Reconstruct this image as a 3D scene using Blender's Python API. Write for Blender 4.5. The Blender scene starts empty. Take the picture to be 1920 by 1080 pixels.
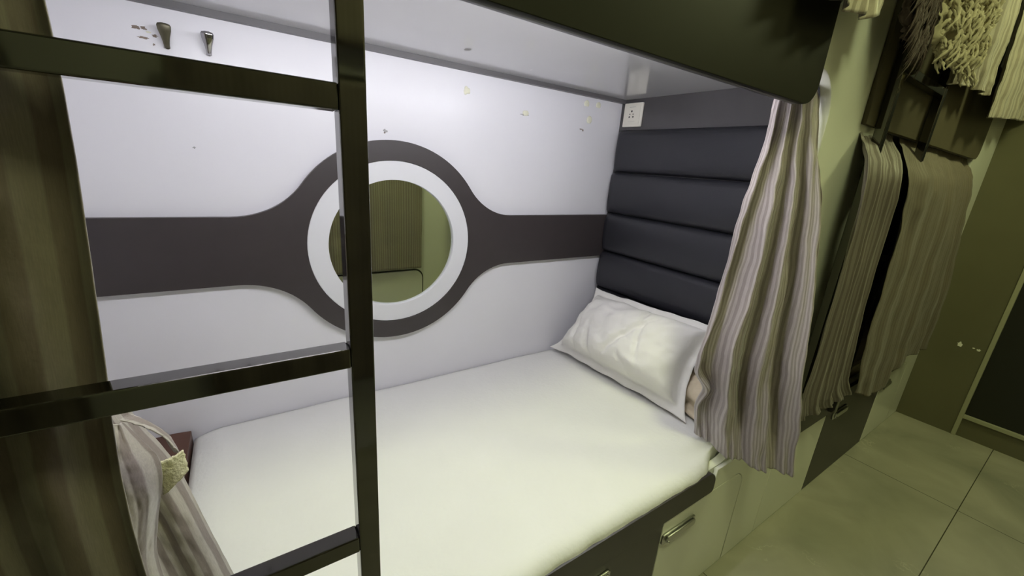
import bpy, bmesh, math, random
from mathutils import Vector, Matrix, noise
random.seed(7)
S = bpy.context.scene
COL = S.collection

# ------------------------------------------------------------------ camera
cam = bpy.data.cameras.new('camera')
cam.sensor_width = 36.0
cam.lens = 763.127 / 1920 * 36.0
cam.clip_start = 0.02
co = bpy.data.objects.new('camera', cam)
COL.objects.link(co)
R3 = [[0.8323147651714791, 0.10280171477787864, -0.5446870102327329],
      [-0.5498118022147273, 0.2779513659510958, -0.7876864987489082],
      [0.0704209757312355, 0.9550784499739524, 0.28786462195346796]]
m = Matrix(R3).to_4x4()
m.translation = Vector((-1.3339, -1.247, 1.233))
co.matrix_world = m
S.camera = co

# ------------------------------------------------------------------ look
S.view_settings.view_transform = 'Standard'
S.view_settings.look = 'None'
S.view_settings.gamma = 1.0
S.view_settings.use_curve_mapping = False
S.view_settings.exposure = 0.0
W = bpy.data.worlds.new('world'); S.world = W
W.use_nodes = True
W.node_tree.nodes['Background'].inputs[0].default_value = (0.5, 0.55, 0.3, 1)
W.node_tree.nodes['Background'].inputs[1].default_value = 0.02

LED_STRENGTH = 80.0
AISLE_STRENGTH = 43.0
LED_COLOR = (0.95, 0.95, 1.0)
AISLE_COLOR = (0.92, 1.0, 0.50)

# ------------------------------------------------------------------ helpers
def link(ob, parent=None):
    COL.objects.link(ob)
    if parent is not None:
        ob.parent = parent
    return ob

def tag(o, label=None, cat=None, group=None, kind=None):
    if label: o['label'] = label
    if cat: o['category'] = cat
    if group: o['group'] = group
    if kind: o['kind'] = kind
    return o

def empty(name, loc, label, cat, group=None):
    o = bpy.data.objects.new(name, None)
    o.empty_display_size = 0.05
    o.location = loc
    COL.objects.link(o)
    return tag(o, label, cat, group)

def finish(name, bm, mat, parent=None, smooth=False, bevel=0, seg=2, solid=0):
    """link a bmesh given in world coordinates"""
    me = bpy.data.meshes.new(name)
    bmesh.ops.recalc_face_normals(bm, faces=bm.faces)
    org = Vector((0, 0, 0))
    if parent is not None:
        p = parent
        while p is not None:
            org += Vector(p.location); p = p.parent
    bmesh.ops.translate(bm, verts=bm.verts, vec=-org)
    bm.to_mesh(me); bm.free()
    if smooth:
        for p in me.polygons: p.use_smooth = True
    me.materials.append(mat)
    ob = bpy.data.objects.new(name, me)
    link(ob, parent)
    if solid:
        md = ob.modifiers.new('solid', 'SOLIDIFY'); md.thickness = solid; md.offset = 0
    if bevel:
        md = ob.modifiers.new('bevel', 'BEVEL'); md.width = bevel; md.segments = seg
        md.limit_method = 'ANGLE'; md.angle_limit = math.radians(40)
        md.harden_normals = False
    return ob

def bbox(bm, x0, x1, y0, y1, z0, z1):
    vs = [bm.verts.new((x, y, z)) for x in (x0, x1) for y in (y0, y1) for z in (z0, z1)]
    for f in ((0, 1, 3, 2), (4, 6, 7, 5), (0, 4, 5, 1), (2, 3, 7, 6), (0, 2, 6, 4), (1, 5, 7, 3)):
        bm.faces.new([vs[i] for i in f])

def box(name, x0, x1, y0, y1, z0, z1, mat, parent=None, bevel=0.0, seg=2):
    bm = bmesh.new(); bbox(bm, x0, x1, y0, y1, z0, z1)
    return finish(name, bm, mat, parent, bevel=bevel, seg=seg)

def rrect(x0, x1, z0, z1, r, n=10):
    """rounded rectangle outline; r = (bl, br, tr, tl)"""
    if not isinstance(r, (tuple, list)): r = (r,) * 4
    out = []
    for (cx, cz, rr, a0) in ((x0 + r[0], z0 + r[0], r[0], 180), (x1 - r[1], z0 + r[1], r[1], 270),
                             (x1 - r[2], z1 - r[2], r[2], 0), (x0 + r[3], z1 - r[3], r[3], 90)):
        if rr < 1e-5:
            out.append((cx, cz)); continue
        for k in range(n + 1):
            a = math.radians(a0 + 90 * k / n)
            out.append((cx + rr * math.cos(a), cz + rr * math.sin(a)))
    return out

def circle(cx, cz, r, n=96):
    return [(cx + r * math.cos(2 * math.pi * k / n), cz + r * math.sin(2 * math.pi * k / n)) for k in range(n)]

def plate(name, loops, a0, a1, mat, parent=None, axis='Y', bevel=0.0):
    """flat board cut to outline loops (first outer, rest holes), thickness a0..a1 along axis"""
    cu = bpy.data.curves.new('tmp', 'CURVE'); cu.dimensions = '2D'; cu.fill_mode = 'BOTH'
    cu.extrude = abs(a1 - a0) / 2 - bevel
    cu.bevel_depth = bevel; cu.bevel_resolution = 1; cu.offset = -bevel
    for lp in loops:
        sp = cu.splines.new('POLY'); sp.points.add(len(lp) - 1)
        for i, (x, z) in enumerate(lp): sp.points[i].co = (x, z, 0, 1)
        sp.use_cyclic_u = True
    tmp = bpy.data.objects.new('tmp', cu); COL.objects.link(tmp)
    dg = bpy.context.evaluated_depsgraph_get()
    me0 = bpy.data.meshes.new_from_object(tmp.evaluated_get(dg))
    bm = bmesh.new(); bm.from_mesh(me0)
    bpy.data.objects.remove(tmp); bpy.data.curves.remove(cu); bpy.data.meshes.remove(me0)
    mid = (a0 + a1) / 2
    for v in bm.verts:
        x, z, d = v.co
        v.co = (x, mid + d, z) if axis == 'Y' else (mid + d, x, z)
    bmesh.ops.remove_doubles(bm, verts=bm.verts, dist=1e-5)
    return finish(name, bm, mat, parent)

def tube(bm, pts, r, n=10, cap=True):
    pts = [Vector(p) for p in pts]
    rs = r if isinstance(r, (list, tuple)) else [r] * len(pts)
    rings = []
    up = Vector((0, 0, 1))
    for i, p in enumerate(pts):
        d = (pts[min(i + 1, len(pts) - 1)] - pts[max(i - 1, 0)]).normalized()
        a = d.cross(up)
        if a.length < 1e-3: a = d.cross(Vector((1, 0, 0)))
        a.normalize(); b = d.cross(a).normalized()
        rings.append([bm.verts.new(p + rs[i] * (math.cos(2 * math.pi * k / n) * a + math.sin(2 * math.pi * k / n) * b)) for k in range(n)])
    for r0, r1 in zip(rings, rings[1:]):
        for k in range(n):
            bm.faces.new((r0[k], r0[(k + 1) % n], r1[(k + 1) % n], r1[k]))
    if cap:
        bm.faces.new(rings[0][::-1]); bm.faces.new(rings[-1])

def lerp(a, b, t): return a + (b - a) * t
def sstep(t): t = min(1, max(0, t)); return t * t * (3 - 2 * t)

def poly_at(pl, u):
    """point at fraction u on list of Vectors (uniform parameter)"""
    n = len(pl) - 1
    f = min(max(u, 0), 1) * n; i = min(int(f), n - 1); t = f - i
    p0 = pl[max(i - 1, 0)]; p1 = pl[i]; p2 = pl[i + 1]; p3 = pl[min(i + 2, n)]
    return 0.5 * ((2 * p1) + (p2 - p0) * t + (2 * p0 - 5 * p1 + 4 * p2 - p3) * t * t + (3 * p1 - p0 - 3 * p2 + p3) * t ** 3)

def cloth(name, rows, mat, parent=None, nu=160, nv=120, width=1.0, fold=None, solid=0.0012, seed=0.0, wr=0.0, hem=None):
    """rows: list (top to bottom) of control polylines left->right. fold(u,v)->(dx,dy,dz)"""
    rr = [[Vector(p) for p in r] for r in rows]
    bm = bmesh.new(); uvl = bm.loops.layers.uv.new('uv')
    grid = []
    for j in range(nv + 1):
        v = j / nv
        line = []
        for i in range(nu + 1):
            u = i / nu
            col = [poly_at(r, u) for r in rr]
            p = poly_at(col, v)
            if fold:
                p = p + Vector(fold(u, v))
            if wr:
                q = Vector((u * 6 + seed, v * 9, seed * 1.7))
                p = p + Vector((0, wr * noise.noise(q) + wr * 0.5 * noise.noise(q * 2.7), wr * 0.3 * noise.noise(q * 1.9)))
            line.append(bm.verts.new(p))
        grid.append(line)
    for j in range(nv):
        for i in range(nu):
            f = bm.faces.new((grid[j][i], grid[j + 1][i], grid[j + 1][i + 1], grid[j][i + 1]))
            for lo, (a, b) in zip(f.loops, ((i, j), (i, j + 1), (i + 1, j + 1), (i + 1, j))):
                lo[uvl].uv = (a / nu * width, b / nv)
    return finish(name, bm, mat, parent, smooth=True, solid=solid)

# ------------------------------------------------------------------ materials
def mat(name, color, rough=0.5, metal=0.0, coat=0.0, bump=0.0, bscale=40.0, var=0.0, vscale=6.0, spec=0.5, emit=None, estr=0.0, coat_rough=0.08):
    mt = bpy.data.materials.new(name); mt.use_nodes = True
    nt = mt.node_tree; b = nt.nodes['Principled BSDF']
    b.inputs['Base Color'].default_value = (*color, 1)
    b.inputs['Roughness'].default_value = rough
    b.inputs['Metallic'].default_value = metal
    b.inputs['Specular IOR Level'].default_value = spec
    b.inputs['Coat Weight'].default_value = coat
    b.inputs['Coat Roughness'].default_value = coat_rough
    if emit:
        b.inputs['Emission Color'].default_value = (*emit, 1)
        b.inputs['Emission Strength'].default_value = estr
    tc = nt.nodes.new('ShaderNodeTexCoord')
    if var:
        n = nt.nodes.new('ShaderNodeTexNoise'); n.inputs['Scale'].default_value = vscale; n.inputs['Detail'].default_value = 6
        nt.links.new(tc.outputs['Object'], n.inputs['Vector'])
        mx = nt.nodes.new('ShaderNodeMix'); mx.data_type = 'RGBA'
        mx.inputs[6].default_value = (*[c * (1 - var) for c in color], 1)
        mx.inputs[7].default_value = (*[min(1, c * (1 + var)) for c in color], 1)
        nt.links.new(n.outputs['Fac'], mx.inputs[0]); nt.links.new(mx.outputs[2], b.inputs['Base Color'])
    if bump:
        n2 = nt.nodes.new('ShaderNodeTexNoise'); n2.inputs['Scale'].default_value = bscale; n2.inputs['Detail'].default_value = 4
        nt.links.new(tc.outputs['Object'], n2.inputs['Vector'])
        bp = nt.nodes.new('ShaderNodeBump'); bp.inputs['Strength'].default_value = bump; bp.inputs['Distance'].default_value = 0.002
        nt.links.new(n2.outputs['Fac'], bp.inputs['Height']); nt.links.new(bp.outputs['Normal'], b.inputs['Normal'])
    return mt

def stripe_mat(name, ca, cb, period, ra=0.28, rb=0.6, duty=0.5, sheen=0.3, metal=0.0):
    """satin cloth woven with shiny and matte lengthwise stripes (uv.x in metres of cloth)"""
    mt = bpy.data.materials.new(name); mt.use_nodes = True
    nt = mt.node_tree; b = nt.nodes['Principled BSDF']; N = nt.nodes.new; L = nt.links.new
    uv = N('ShaderNodeUVMap'); uv.uv_map = 'uv'
    sx = N('ShaderNodeSeparateXYZ'); L(uv.outputs['UV'], sx.inputs[0])
    mm = N('ShaderNodeMath'); mm.operation = 'MULTIPLY'; mm.inputs[1].default_value = 1 / period; L(sx.outputs[0], mm.inputs[0])
    fr = N('ShaderNodeMath'); fr.operation = 'PINGPONG'; fr.inputs[1].default_value = 0.5; L(mm.outputs[0], fr.inputs[0])
    rp = N('ShaderNodeMapRange'); rp.interpolation_type = 'SMOOTHSTEP'
    rp.inputs[1].default_value = 0.5 * duty - 0.05; rp.inputs[2].default_value = 0.5 * duty + 0.05
    L(fr.outputs[0], rp.inputs[0])
    tc = N('ShaderNodeTexCoord')
    mp = N('ShaderNodeMapping'); mp.inputs['Scale'].default_value = (900, 60, 1); L(uv.outputs['UV'], mp.inputs[0])
    n = N('ShaderNodeTexNoise'); n.inputs['Scale'].default_value = 1.0; n.inputs['Detail'].default_value = 3; L(mp.outputs[0], n.inputs['Vector'])
    mx = N('ShaderNodeMix'); mx.data_type = 'RGBA'; mx.inputs[6].default_value = (*ca, 1); mx.inputs[7].default_value = (*cb, 1)
    L(rp.outputs[0], mx.inputs[0])
    m2 = N('ShaderNodeMix'); m2.data_type = 'RGBA'; m2.blend_type = 'MULTIPLY'; m2.inputs[0].default_value = 0.45
    L(mx.outputs[2], m2.inputs[6])
    rmp = N('ShaderNodeMapRange'); rmp.inputs[1].default_value = 0.3; rmp.inputs[2].default_value = 0.7; rmp.inputs[3].default_value = 0.55; rmp.inputs[4].default_value = 1.1
    L(n.outputs['Fac'], rmp.inputs[0]); L(rmp.outputs[0], m2.inputs[7]); L(m2.outputs[2], b.inputs['Base Color'])
    r2 = N('ShaderNodeMapRange'); r2.inputs[3].default_value = ra; r2.inputs[4].default_value = rb; L(rp.outputs[0], r2.inputs[0])
    L(r2.outputs[0], b.inputs['Roughness'])
    b.inputs['Sheen Weight'].default_value = sheen; b.inputs['Sheen Roughness'].default_value = 0.4
    b.inputs['Specular IOR Level'].default_value = 0.7
    b.inputs['Metallic'].default_value = metal
    n3 = N('ShaderNodeTexNoise'); n3.inputs['Scale'].default_value = 22; n3.inputs['Detail'].default_value = 5; L(tc.outputs['Object'], n3.inputs['Vector'])
    bp = N('ShaderNodeBump'); bp.inputs['Strength'].default_value = 0.35; bp.inputs['Distance'].default_value = 0.006
    L(n3.outputs['Fac'], bp.inputs['Height']); L(bp.outputs['Normal'], b.inputs['Normal'])
    return mt

def wall_laminate(name, color, rough, coat):
    mt = mat(name, color, rough, coat=coat, coat_rough=0.22)
    nt = mt.node_tree; b = nt.nodes['Principled BSDF']; N = nt.nodes.new; L = nt.links.new
    tc = N('ShaderNodeTexCoord')
    mp = N('ShaderNodeMapping'); mp.inputs['Scale'].default_value = (30, 30, 3); L(tc.outputs['Object'], mp.inputs[0])
    n = N('ShaderNodeTexNoise'); n.inputs['Scale'].default_value = 1; n.inputs['Detail'].default_value = 5; L(mp.outputs[0], n.inputs['Vector'])
    rp = N('ShaderNodeMapRange'); rp.inputs[1].default_value = 0.35; rp.inputs[2].default_value = 0.75; rp.inputs[3].default_value = rough - 0.05; rp.inputs[4].default_value = rough + 0.14
    L(n.outputs['Fac'], rp.inputs[0]); L(rp.outputs[0], b.inputs['Roughness'])
    n2 = N('ShaderNodeTexNoise'); n2.inputs['Scale'].default_value = 2.5; n2.inputs['Detail'].default_value = 7; L(tc.outputs['Object'], n2.inputs['Vector'])
    mx = N('ShaderNodeMix'); mx.data_type = 'RGBA'
    mx.inputs[6].default_value = (*[c * 0.95 for c in color], 1); mx.inputs[7].default_value = (*[c * 1.03 for c in color], 1)
    L(n2.outputs['Fac'], mx.inputs[0]); L(mx.outputs[2], b.inputs['Base Color'])
    b.inputs['Specular IOR Level'].default_value = 0.4
    n3 = N('ShaderNodeTexNoise'); n3.inputs['Scale'].default_value = 60; L(tc.outputs['Object'], n3.inputs['Vector'])
    bp = N('ShaderNodeBump'); bp.inputs['Strength'].default_value = 0.06; bp.inputs['Distance'].default_value = 0.001
    L(n3.outputs['Fac'], bp.inputs['Height']); L(bp.outputs['Normal'], b.inputs['Normal'])
    return mt

M = {}
M['white'] = wall_laminate('white_laminate', (0.79, 0.78, 0.825), 0.38, 0.18)
M['ceil'] = mat('glossy_white_laminate', (0.66, 0.65, 0.68), 0.20, coat=0.5, var=0.04, vscale=4, coat_rough=0.04)
M['panel'] = mat('pale_front_laminate', (0.74, 0.74, 0.66), 0.30, coat=0.2, var=0.05, vscale=3)
M['dark'] = mat('dark_brown_laminate', (0.040, 0.033, 0.034), 0.42, var=0.10, vscale=30)
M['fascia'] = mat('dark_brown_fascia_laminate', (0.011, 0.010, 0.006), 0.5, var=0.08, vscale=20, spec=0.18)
M['fascia_far'] = mat('brightened_fascia_laminate', (0.095, 0.08, 0.05), 0.5, var=0.2, vscale=9, spec=0.3)  # same fascia laminate, colour brightened to offset shade under the shawls
M['board'] = mat('charcoal_laminate', (0.062, 0.058, 0.061), 0.25, var=0.18, vscale=7, coat=0.2)
M['trim'] = mat('grey_trim', (0.11, 0.105, 0.11), 0.4)
M['pad'] = mat('charcoal_leatherette', (0.021, 0.021, 0.027), 0.42, bump=0.25, bscale=500)
M['ring'] = mat('white_ring', (0.74, 0.74, 0.77), 0.4)
M['mirror'] = mat('mirror_glass', (0.80, 0.84, 0.76), 0.015, metal=1.0)
M['sheet'] = mat('cream_sheet_cotton', (0.79, 0.785, 0.755), 0.9, bump=0.5, bscale=90, var=0.05, vscale=5)
M['pillow'] = mat('white_pillowcase_cotton', (0.82, 0.80, 0.76), 0.9, bump=0.5, bscale=70, var=0.07, vscale=9)
M['beige'] = mat('beige_pillowcase_cotton', (0.66, 0.57, 0.42), 0.9, bump=0.5, bscale=70, var=0.08, vscale=9)
M['metal'] = mat('dark_polished_steel', (0.14, 0.135, 0.125), 0.06, metal=1.0, var=0.12, vscale=5)
M['chrome'] = mat('chrome', (0.45, 0.44, 0.45), 0.12, metal=1.0)
M['bronze'] = mat('dull_bronze', (0.14, 0.13, 0.09), 0.45, metal=0.9)
M['steel'] = mat('brushed_steel', (0.5, 0.5, 0.47), 0.28, metal=1.0)
M['plastic'] = mat('cream_plastic', (0.82, 0.79, 0.70), 0.3)
M['black'] = mat('black', (0.006, 0.006, 0.006), 0.5)
M['glue'] = mat('dried_cream_adhesive', (0.80, 0.79, 0.64), 0.7, bump=0.6, bscale=150)
M['scar'] = mat('scraped_brown_paint', (0.22, 0.17, 0.14), 0.8)
M['mark'] = mat('grey_scuff', (0.38, 0.37, 0.38), 0.6)
M['brown'] = mat('red_brown_plywood', (0.09, 0.035, 0.02), 0.35, var=0.3, vscale=8)
M['velcro'] = mat('cream_hook_tape', (0.70, 0.66, 0.48), 0.95, bump=1.0, bscale=400, var=0.1, vscale=60)
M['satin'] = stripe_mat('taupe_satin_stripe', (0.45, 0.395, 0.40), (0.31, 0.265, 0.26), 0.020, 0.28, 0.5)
M['satin_shaded'] = stripe_mat('shaded_satin_stripe', (0.17, 0.145, 0.12), (0.11, 0.082, 0.066), 0.046, 0.35, 0.7)  # the taupe satin again, darkened to stand for dim aisle light
M['satin_inner'] = stripe_mat('taupe_wide_stripe', (0.42, 0.38, 0.36), (0.23, 0.19, 0.18), 0.024, 0.35, 0.6)
M['olive_stripe'] = stripe_mat('grey_brown_stripe', (0.21, 0.18, 0.155), (0.135, 0.108, 0.09), 0.022, 0.6, 0.8, 0.5, 0.1)
M['opposite_stripe'] = stripe_mat('olive_grey_stripe', (0.34, 0.30, 0.25), (0.25, 0.21, 0.17), 0.024, 0.6, 0.8, 0.5, 0.1)
M['plain'] = stripe_mat('beige_brown_cloth', (0.155, 0.125, 0.088), (0.135, 0.105, 0.072), 0.016, 0.65, 0.8, 0.5, 0.1)
M['upper'] = stripe_mat('cream_stripe', (0.48, 0.43, 0.34), (0.30, 0.255, 0.19), 0.028, 0.4, 0.7)
M['shawl'] = mat('cream_wool', (0.45, 0.40, 0.27), 0.95, bump=1.0, bscale=120, var=0.2, vscale=30)
M['hair'] = mat('dark_brown_wool', (0.055, 0.035, 0.028), 0.75, bump=1.0, bscale=150, var=0.4, vscale=40)
M['endwall'] = mat('olive_brown_tile', (0.13, 0.12, 0.07), 0.30, var=0.12, vscale=5)
M['door'] = mat('near_black_door', (0.012, 0.012, 0.009), 0.45)
M['frame'] = mat('pale_door_frame', (0.36, 0.35, 0.24), 0.35)
M['plaster'] = mat('aisle_ceiling_paint', (0.55, 0.55, 0.5), 0.8)
M['led'] = mat('led_diffuser', (0.9, 0.9, 0.9), 0.5, emit=LED_COLOR, estr=LED_STRENGTH)
M['lamp'] = mat('aisle_lamp_diffuser', (0.9, 0.9, 0.8), 0.5, emit=AISLE_COLOR, estr=AISLE_STRENGTH)
M['white_metal'] = mat('white_lamp_housing', (0.6, 0.6, 0.6), 0.4)

def floor_material():
    mt = bpy.data.materials.new('polished_marble_tile'); mt.use_nodes = True
    nt = mt.node_tree; b = nt.nodes['Principled BSDF']; N = nt.nodes.new; L = nt.links.new
    tc = N('ShaderNodeTexCoord')
    n = N('ShaderNodeTexNoise'); n.inputs['Scale'].default_value = 3.2; n.inputs['Detail'].default_value = 8; n.inputs['Distortion'].default_value = 0.6
    L(tc.outputs['Object'], n.inputs['Vector'])
    cr = N('ShaderNodeValToRGB'); e = cr.color_ramp.elements
    e[0].position = 0.3; e[0].color = (0.27, 0.26, 0.20, 1); e[1].position = 0.7; e[1].color = (0.41, 0.385, 0.30, 1)
    L(n.outputs['Fac'], cr.inputs[0])
    # thin pale veins
    nd = N('ShaderNodeTexNoise'); nd.inputs['Scale'].default_value = 2.0; nd.inputs['Detail'].default_value = 6; nd.inputs['Roughness'].default_value = 0.65
    L(tc.outputs['Object'], nd.inputs['Vector'])
    sub = N('ShaderNodeMath'); sub.operation = 'SUBTRACT'; sub.inputs[1].default_value = 0.5; L(nd.outputs['Fac'], sub.inputs[0])
    ab = N('ShaderNodeMath'); ab.operation = 'ABSOLUTE'; L(sub.outputs[0], ab.inputs[0])
    vr = N('ShaderNodeMapRange'); vr.inputs[1].default_value = 0.0; vr.inputs[2].default_value = 0.006; vr.inputs[3].default_value = 1; vr.inputs[4].default_value = 0
    L(ab.outputs[0], vr.inputs[0])
    nm = N('ShaderNodeTexNoise'); nm.inputs['Scale'].default_value = 4.5; L(tc.outputs['Object'], nm.inputs['Vector'])
    vm = N('ShaderNodeMapRange'); vm.inputs[1].default_value = 0.55; vm.inputs[2].default_value = 0.70; L(nm.outputs['Fac'], vm.inputs[0])
    mu = N('ShaderNodeMath'); mu.operation = 'MULTIPLY'; L(vr.outputs[0], mu.inputs[0]); L(vm.outputs[0], mu.inputs[1])
    mu2 = N('ShaderNodeMath'); mu2.operation = 'MULTIPLY'; mu2.inputs[1].default_value = 0.75; L(mu.outputs[0], mu2.inputs[0])
    mx = N('ShaderNodeMix'); mx.data_type = 'RGBA'; mx.inputs[7].default_value = (0.48, 0.45, 0.34, 1)
    L(mu2.outputs[0], mx.inputs[0]); L(cr.outputs[0], mx.inputs[6])
    # tile joints
    mp = N('ShaderNodeMapping'); mp.inputs['Location'].default_value = (0.18, 1.19, 0); L(tc.outputs['Object'], mp.inputs[0])
    sx = N('ShaderNodeSeparateXYZ'); L(mp.outputs[0], sx.inputs[0])
    js = []
    for ax, size in ((0, 1.2), (1, 0.6)):
        d = N('ShaderNodeMath'); d.operation = 'PINGPONG'; d.inputs[1].default_value = size / 2; L(sx.outputs[ax], d.inputs[0])
        lt = N('ShaderNodeMath'); lt.operation = 'LESS_THAN'; lt.inputs[1].default_value = 0.0015; L(d.outputs[0], lt.inputs[0]); js.append(lt)
    mxx = N('ShaderNodeMath'); mxx.operation = 'MAXIMUM'; L(js[0].outputs[0], mxx.inputs[0]); L(js[1].outputs[0], mxx.inputs[1])
    m3 = N('ShaderNodeMix'); m3.data_type = 'RGBA'; m3.inputs[7].default_value = (0.06, 0.055, 0.035, 1)
    L(mxx.outputs[0], m3.inputs[0]); L(mx.outputs[2], m3.inputs[6]); L(m3.outputs[2], b.inputs['Base Color'])
    b.inputs['Roughness'].default_value = 0.16
    return mt
M['floor'] = floor_material()

XL, XR = -1.70, 1.80        # length of the aisle stretch that is built
PER = 1.70                  # one bunk to the next
YO = -2.00                  # face of the bunks across the aisle
ZT = 2.45                   # aisle ceiling
ZC = 1.512                  # underside of the upper bunk
XA = -3.4                   # the aisle runs on past the camera

# ------------------------------------------------------------------ setting
box('floor', XA, XR + 0.05, YO - 0.9, 0.05, -0.05, 0.0, M['floor'])['kind'] = 'structure'
box('wall_back', XA, XR + 0.05, 0.0, 0.05, 0.0, ZT, M['white'])['kind'] = 'structure'
box('ceiling', XL, 0.0, -0.765, 0.0, ZC, ZC + 0.05, M['ceil'])['kind'] = 'structure'
box('ceiling_far', 0.06, XR, -0.765, 0.0, ZC, ZC + 0.05, M['ceil'])['kind'] = 'structure'
box('ceiling_aisle', XA, XR + 0.05, YO - 0.9, 0.0, ZT, ZT + 0.05, M['plaster'])['kind'] = 'structure'
box('wall_head', 0.0, 0.06, -0.765, 0.0, 0.0, ZT, M['board'])['kind'] = 'structure'
box('wall_foot', XL - 0.05, XL, -0.765, 0.0, 0.0, ZT, M['white'])['kind'] = 'structure'
box('wall_end', XR, XR + 0.05, -1.035, 0.0, 0.0, ZT, M['endwall'])['kind'] = 'structure'
box('wall_end_far', XR, XR + 0.05, YO, -1.93, 0.0, ZT, M['endwall'])['kind'] = 'structure'
box('wall_end_top', XR, XR + 0.05, -1.93, -1.035, 2.10, ZT, M['endwall'])['kind'] = 'structure'
box('wall_left', XA - 0.05, XA, YO - 0.9, 0.05, 0.0, ZT, M['panel'])['kind'] = 'structure'
box('wall_across', XA, XR + 0.05, YO - 0.9, YO - 0.85, 0.0, ZT, M['panel'])['kind'] = 'structure'
box('trim_1', XL, 0.0, -0.018, 0.0, 1.4985, ZC, M['trim'])['kind'] = 'structure'

# front panelling with rounded bunk openings (lower and upper), both sides of the aisle
def front_panel(name, x0, x1, y0, y1, starts, material, z0=0.0):
    loops = [[(x0, z0), (x1, z0), (x1, ZT), (x0, ZT)]]
    for a, b in starts:
        loops.append(rrect(a, b, 0.446, 1.485, 0.10))
        loops.append(rrect(a, b, 1.60, 2.33, 0.10))
    o = plate(name, loops, y0, y1, material, bevel=0.0012)
    o['kind'] = 'structure'
    return o
OPEN = [(-0.145 - 1.455, -0.145), (0.24, 1.43)]
front_panel('wall_front', XL - 0.06, XR, -0.788, -0.765, OPEN, M['panel'])
front_panel('wall_opposite', XA, XR, YO, YO + 0.02, [(-3.1, -1.75), (-1.45, -0.14), (0.22, 1.55)], M['panel'])
for o in (bpy.data.objects['wall_opposite'],):
    pass

# end door
d = empty('door_1', (XR, -1.48, 0), 'near-black door with a pale frame in the end wall', 'door')
del d['label']; del d['category']; d['kind'] = 'structure'
box('door_panel', XR + 0.012, XR + 0.045, -1.915, -1.048, 0.128, 2.085, M['door'], d)
box('door_kick', XR + 0.008, XR + 0.045, -1.915, -1.048, 0.0, 0.108, M['endwall'], d)
box('door_threshold', XR - 0.006, XR + 0.045, -1.915, -1.048, 0.108, 0.128, M['frame'], d, bevel=0.002)
box('door_frame', XR - 0.008, XR + 0.05, -1.050, -1.032, 0.0, 2.10, M['frame'], d, bevel=0.002)
box('door_frame', XR - 0.008, XR + 0.05, -1.930, -1.912, 0.0, 2.10, M['frame'], d, bevel=0.002)
box('door_frame', XR - 0.008, XR + 0.05, -1.930, -1.032, 2.085, 2.10, M['frame'], d, bevel=0.002)
box('door_latch', XR - 0.005, XR + 0.014, -1.30, -1.285, 0.50, 0.53, M['frame'], d, bevel=0.002)

# scrapes on the walls
def blob(name, cx, cz, rx, rz, t, material, parent=None, axis='Y', n=22, rough=0.25, flat=0.0, sd=0):
    """irregular low lump stuck on a wall at y=0 (bulging to -y) or x=const"""
    bm = bmesh.new(); rings = []
    for k, (s, h) in enumerate(((1.0, 0.0), (0.96, 0.6), (0.75, 0.9), (0.35, 1.0))):
        ring = []
        for i in range(n):
            a = 2 * math.pi * i / n
            w = 1 + rough * noise.noise(Vector((math.cos(a) * 1.6 + sd, math.sin(a) * 1.6, cx * 9)))
            x = math.cos(a) * rx * s * w; z = math.sin(a) * rz * s * w
            if flat and z < -rz * flat: z = -rz * flat
            ring.append(bm.verts.new((cx + x, -t * h, cz + z) if axis == 'Y' else (axis - t * h, cx + x, cz + z)))
        rings.append(ring)
    for a, b in zip(rings, rings[1:]):
        for i in range(n): bm.faces.new((a[i], a[(i + 1) % n], b[(i + 1) % n], b[i]))
    bm.faces.new(rings[-1])
    return finish(name, bm, material, parent, smooth=True)

wb = bpy.data.objects['wall_back']
for i, (x, z, rx, rz, mm) in enumerate([(-1.468, 1.452, .0075, .0040, 'scar'), (-1.456, 1.453, .0045, .0035, 'scar'), (-1.459, 1.435, .0085, .0022, 'scar'),
                          (-1.440, 1.442, .005, .0022, 'scar'), (-1.443, 1.425, .002, .0017, 'scar'), (-1.449, 1.447, .004, .002, 'glue'),
                          (-0.954, 1.302, .006, .0035, 'mark'), (-0.955, 1.297, .003, .002, 'scar'),
                          (-0.207, 1.383, .007, .0022, 'scar'), (-0.196, 1.380, .003, .005, 'scar'),
                          (-1.40, 1.22, .003, .002, 'mark'), (-1.12, 1.20, .002, .006, 'mark'), (-0.47, 1.402, .018, .002, 'mark')]):
    blob('scuff', x, z, rx, rz, 0.0006, M[mm], wb, sd=i, rough=0.9)
we = bpy.data.objects['wall_end']
for i, (y, z, a, b) in enumerate(((-0.935, 0.493, .010, .012), (-1.005, 0.486, .007, .006), (-0.985, 0.490, .004, .003))):
    blob('paint_chip', y, z, a, b, 0.0008, M['plastic'], we, axis=XR, sd=i, rough=0.8)
# smudges under the glossy ceiling
cl = bpy.data.objects['ceiling']
bm = bmesh.new()
for (cx, cy, r) in ((-0.79, -0.18, 0.012), (-1.36, -0.13, 0.010), (-0.55, -0.13, 0.005)):
    vs = [bm.verts.new((cx + r * 0.6 * math.cos(a) * (1 + .3 * noise.noise(Vector((a, cx, 0)))), cy + r * 1.3 * math.sin(a), ZC - 0.0004)) for a in [k * math.pi / 8 for k in range(16)]]
    bm.faces.new(vs)
finish('smudge', bm, M['mark'], cl)

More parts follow.
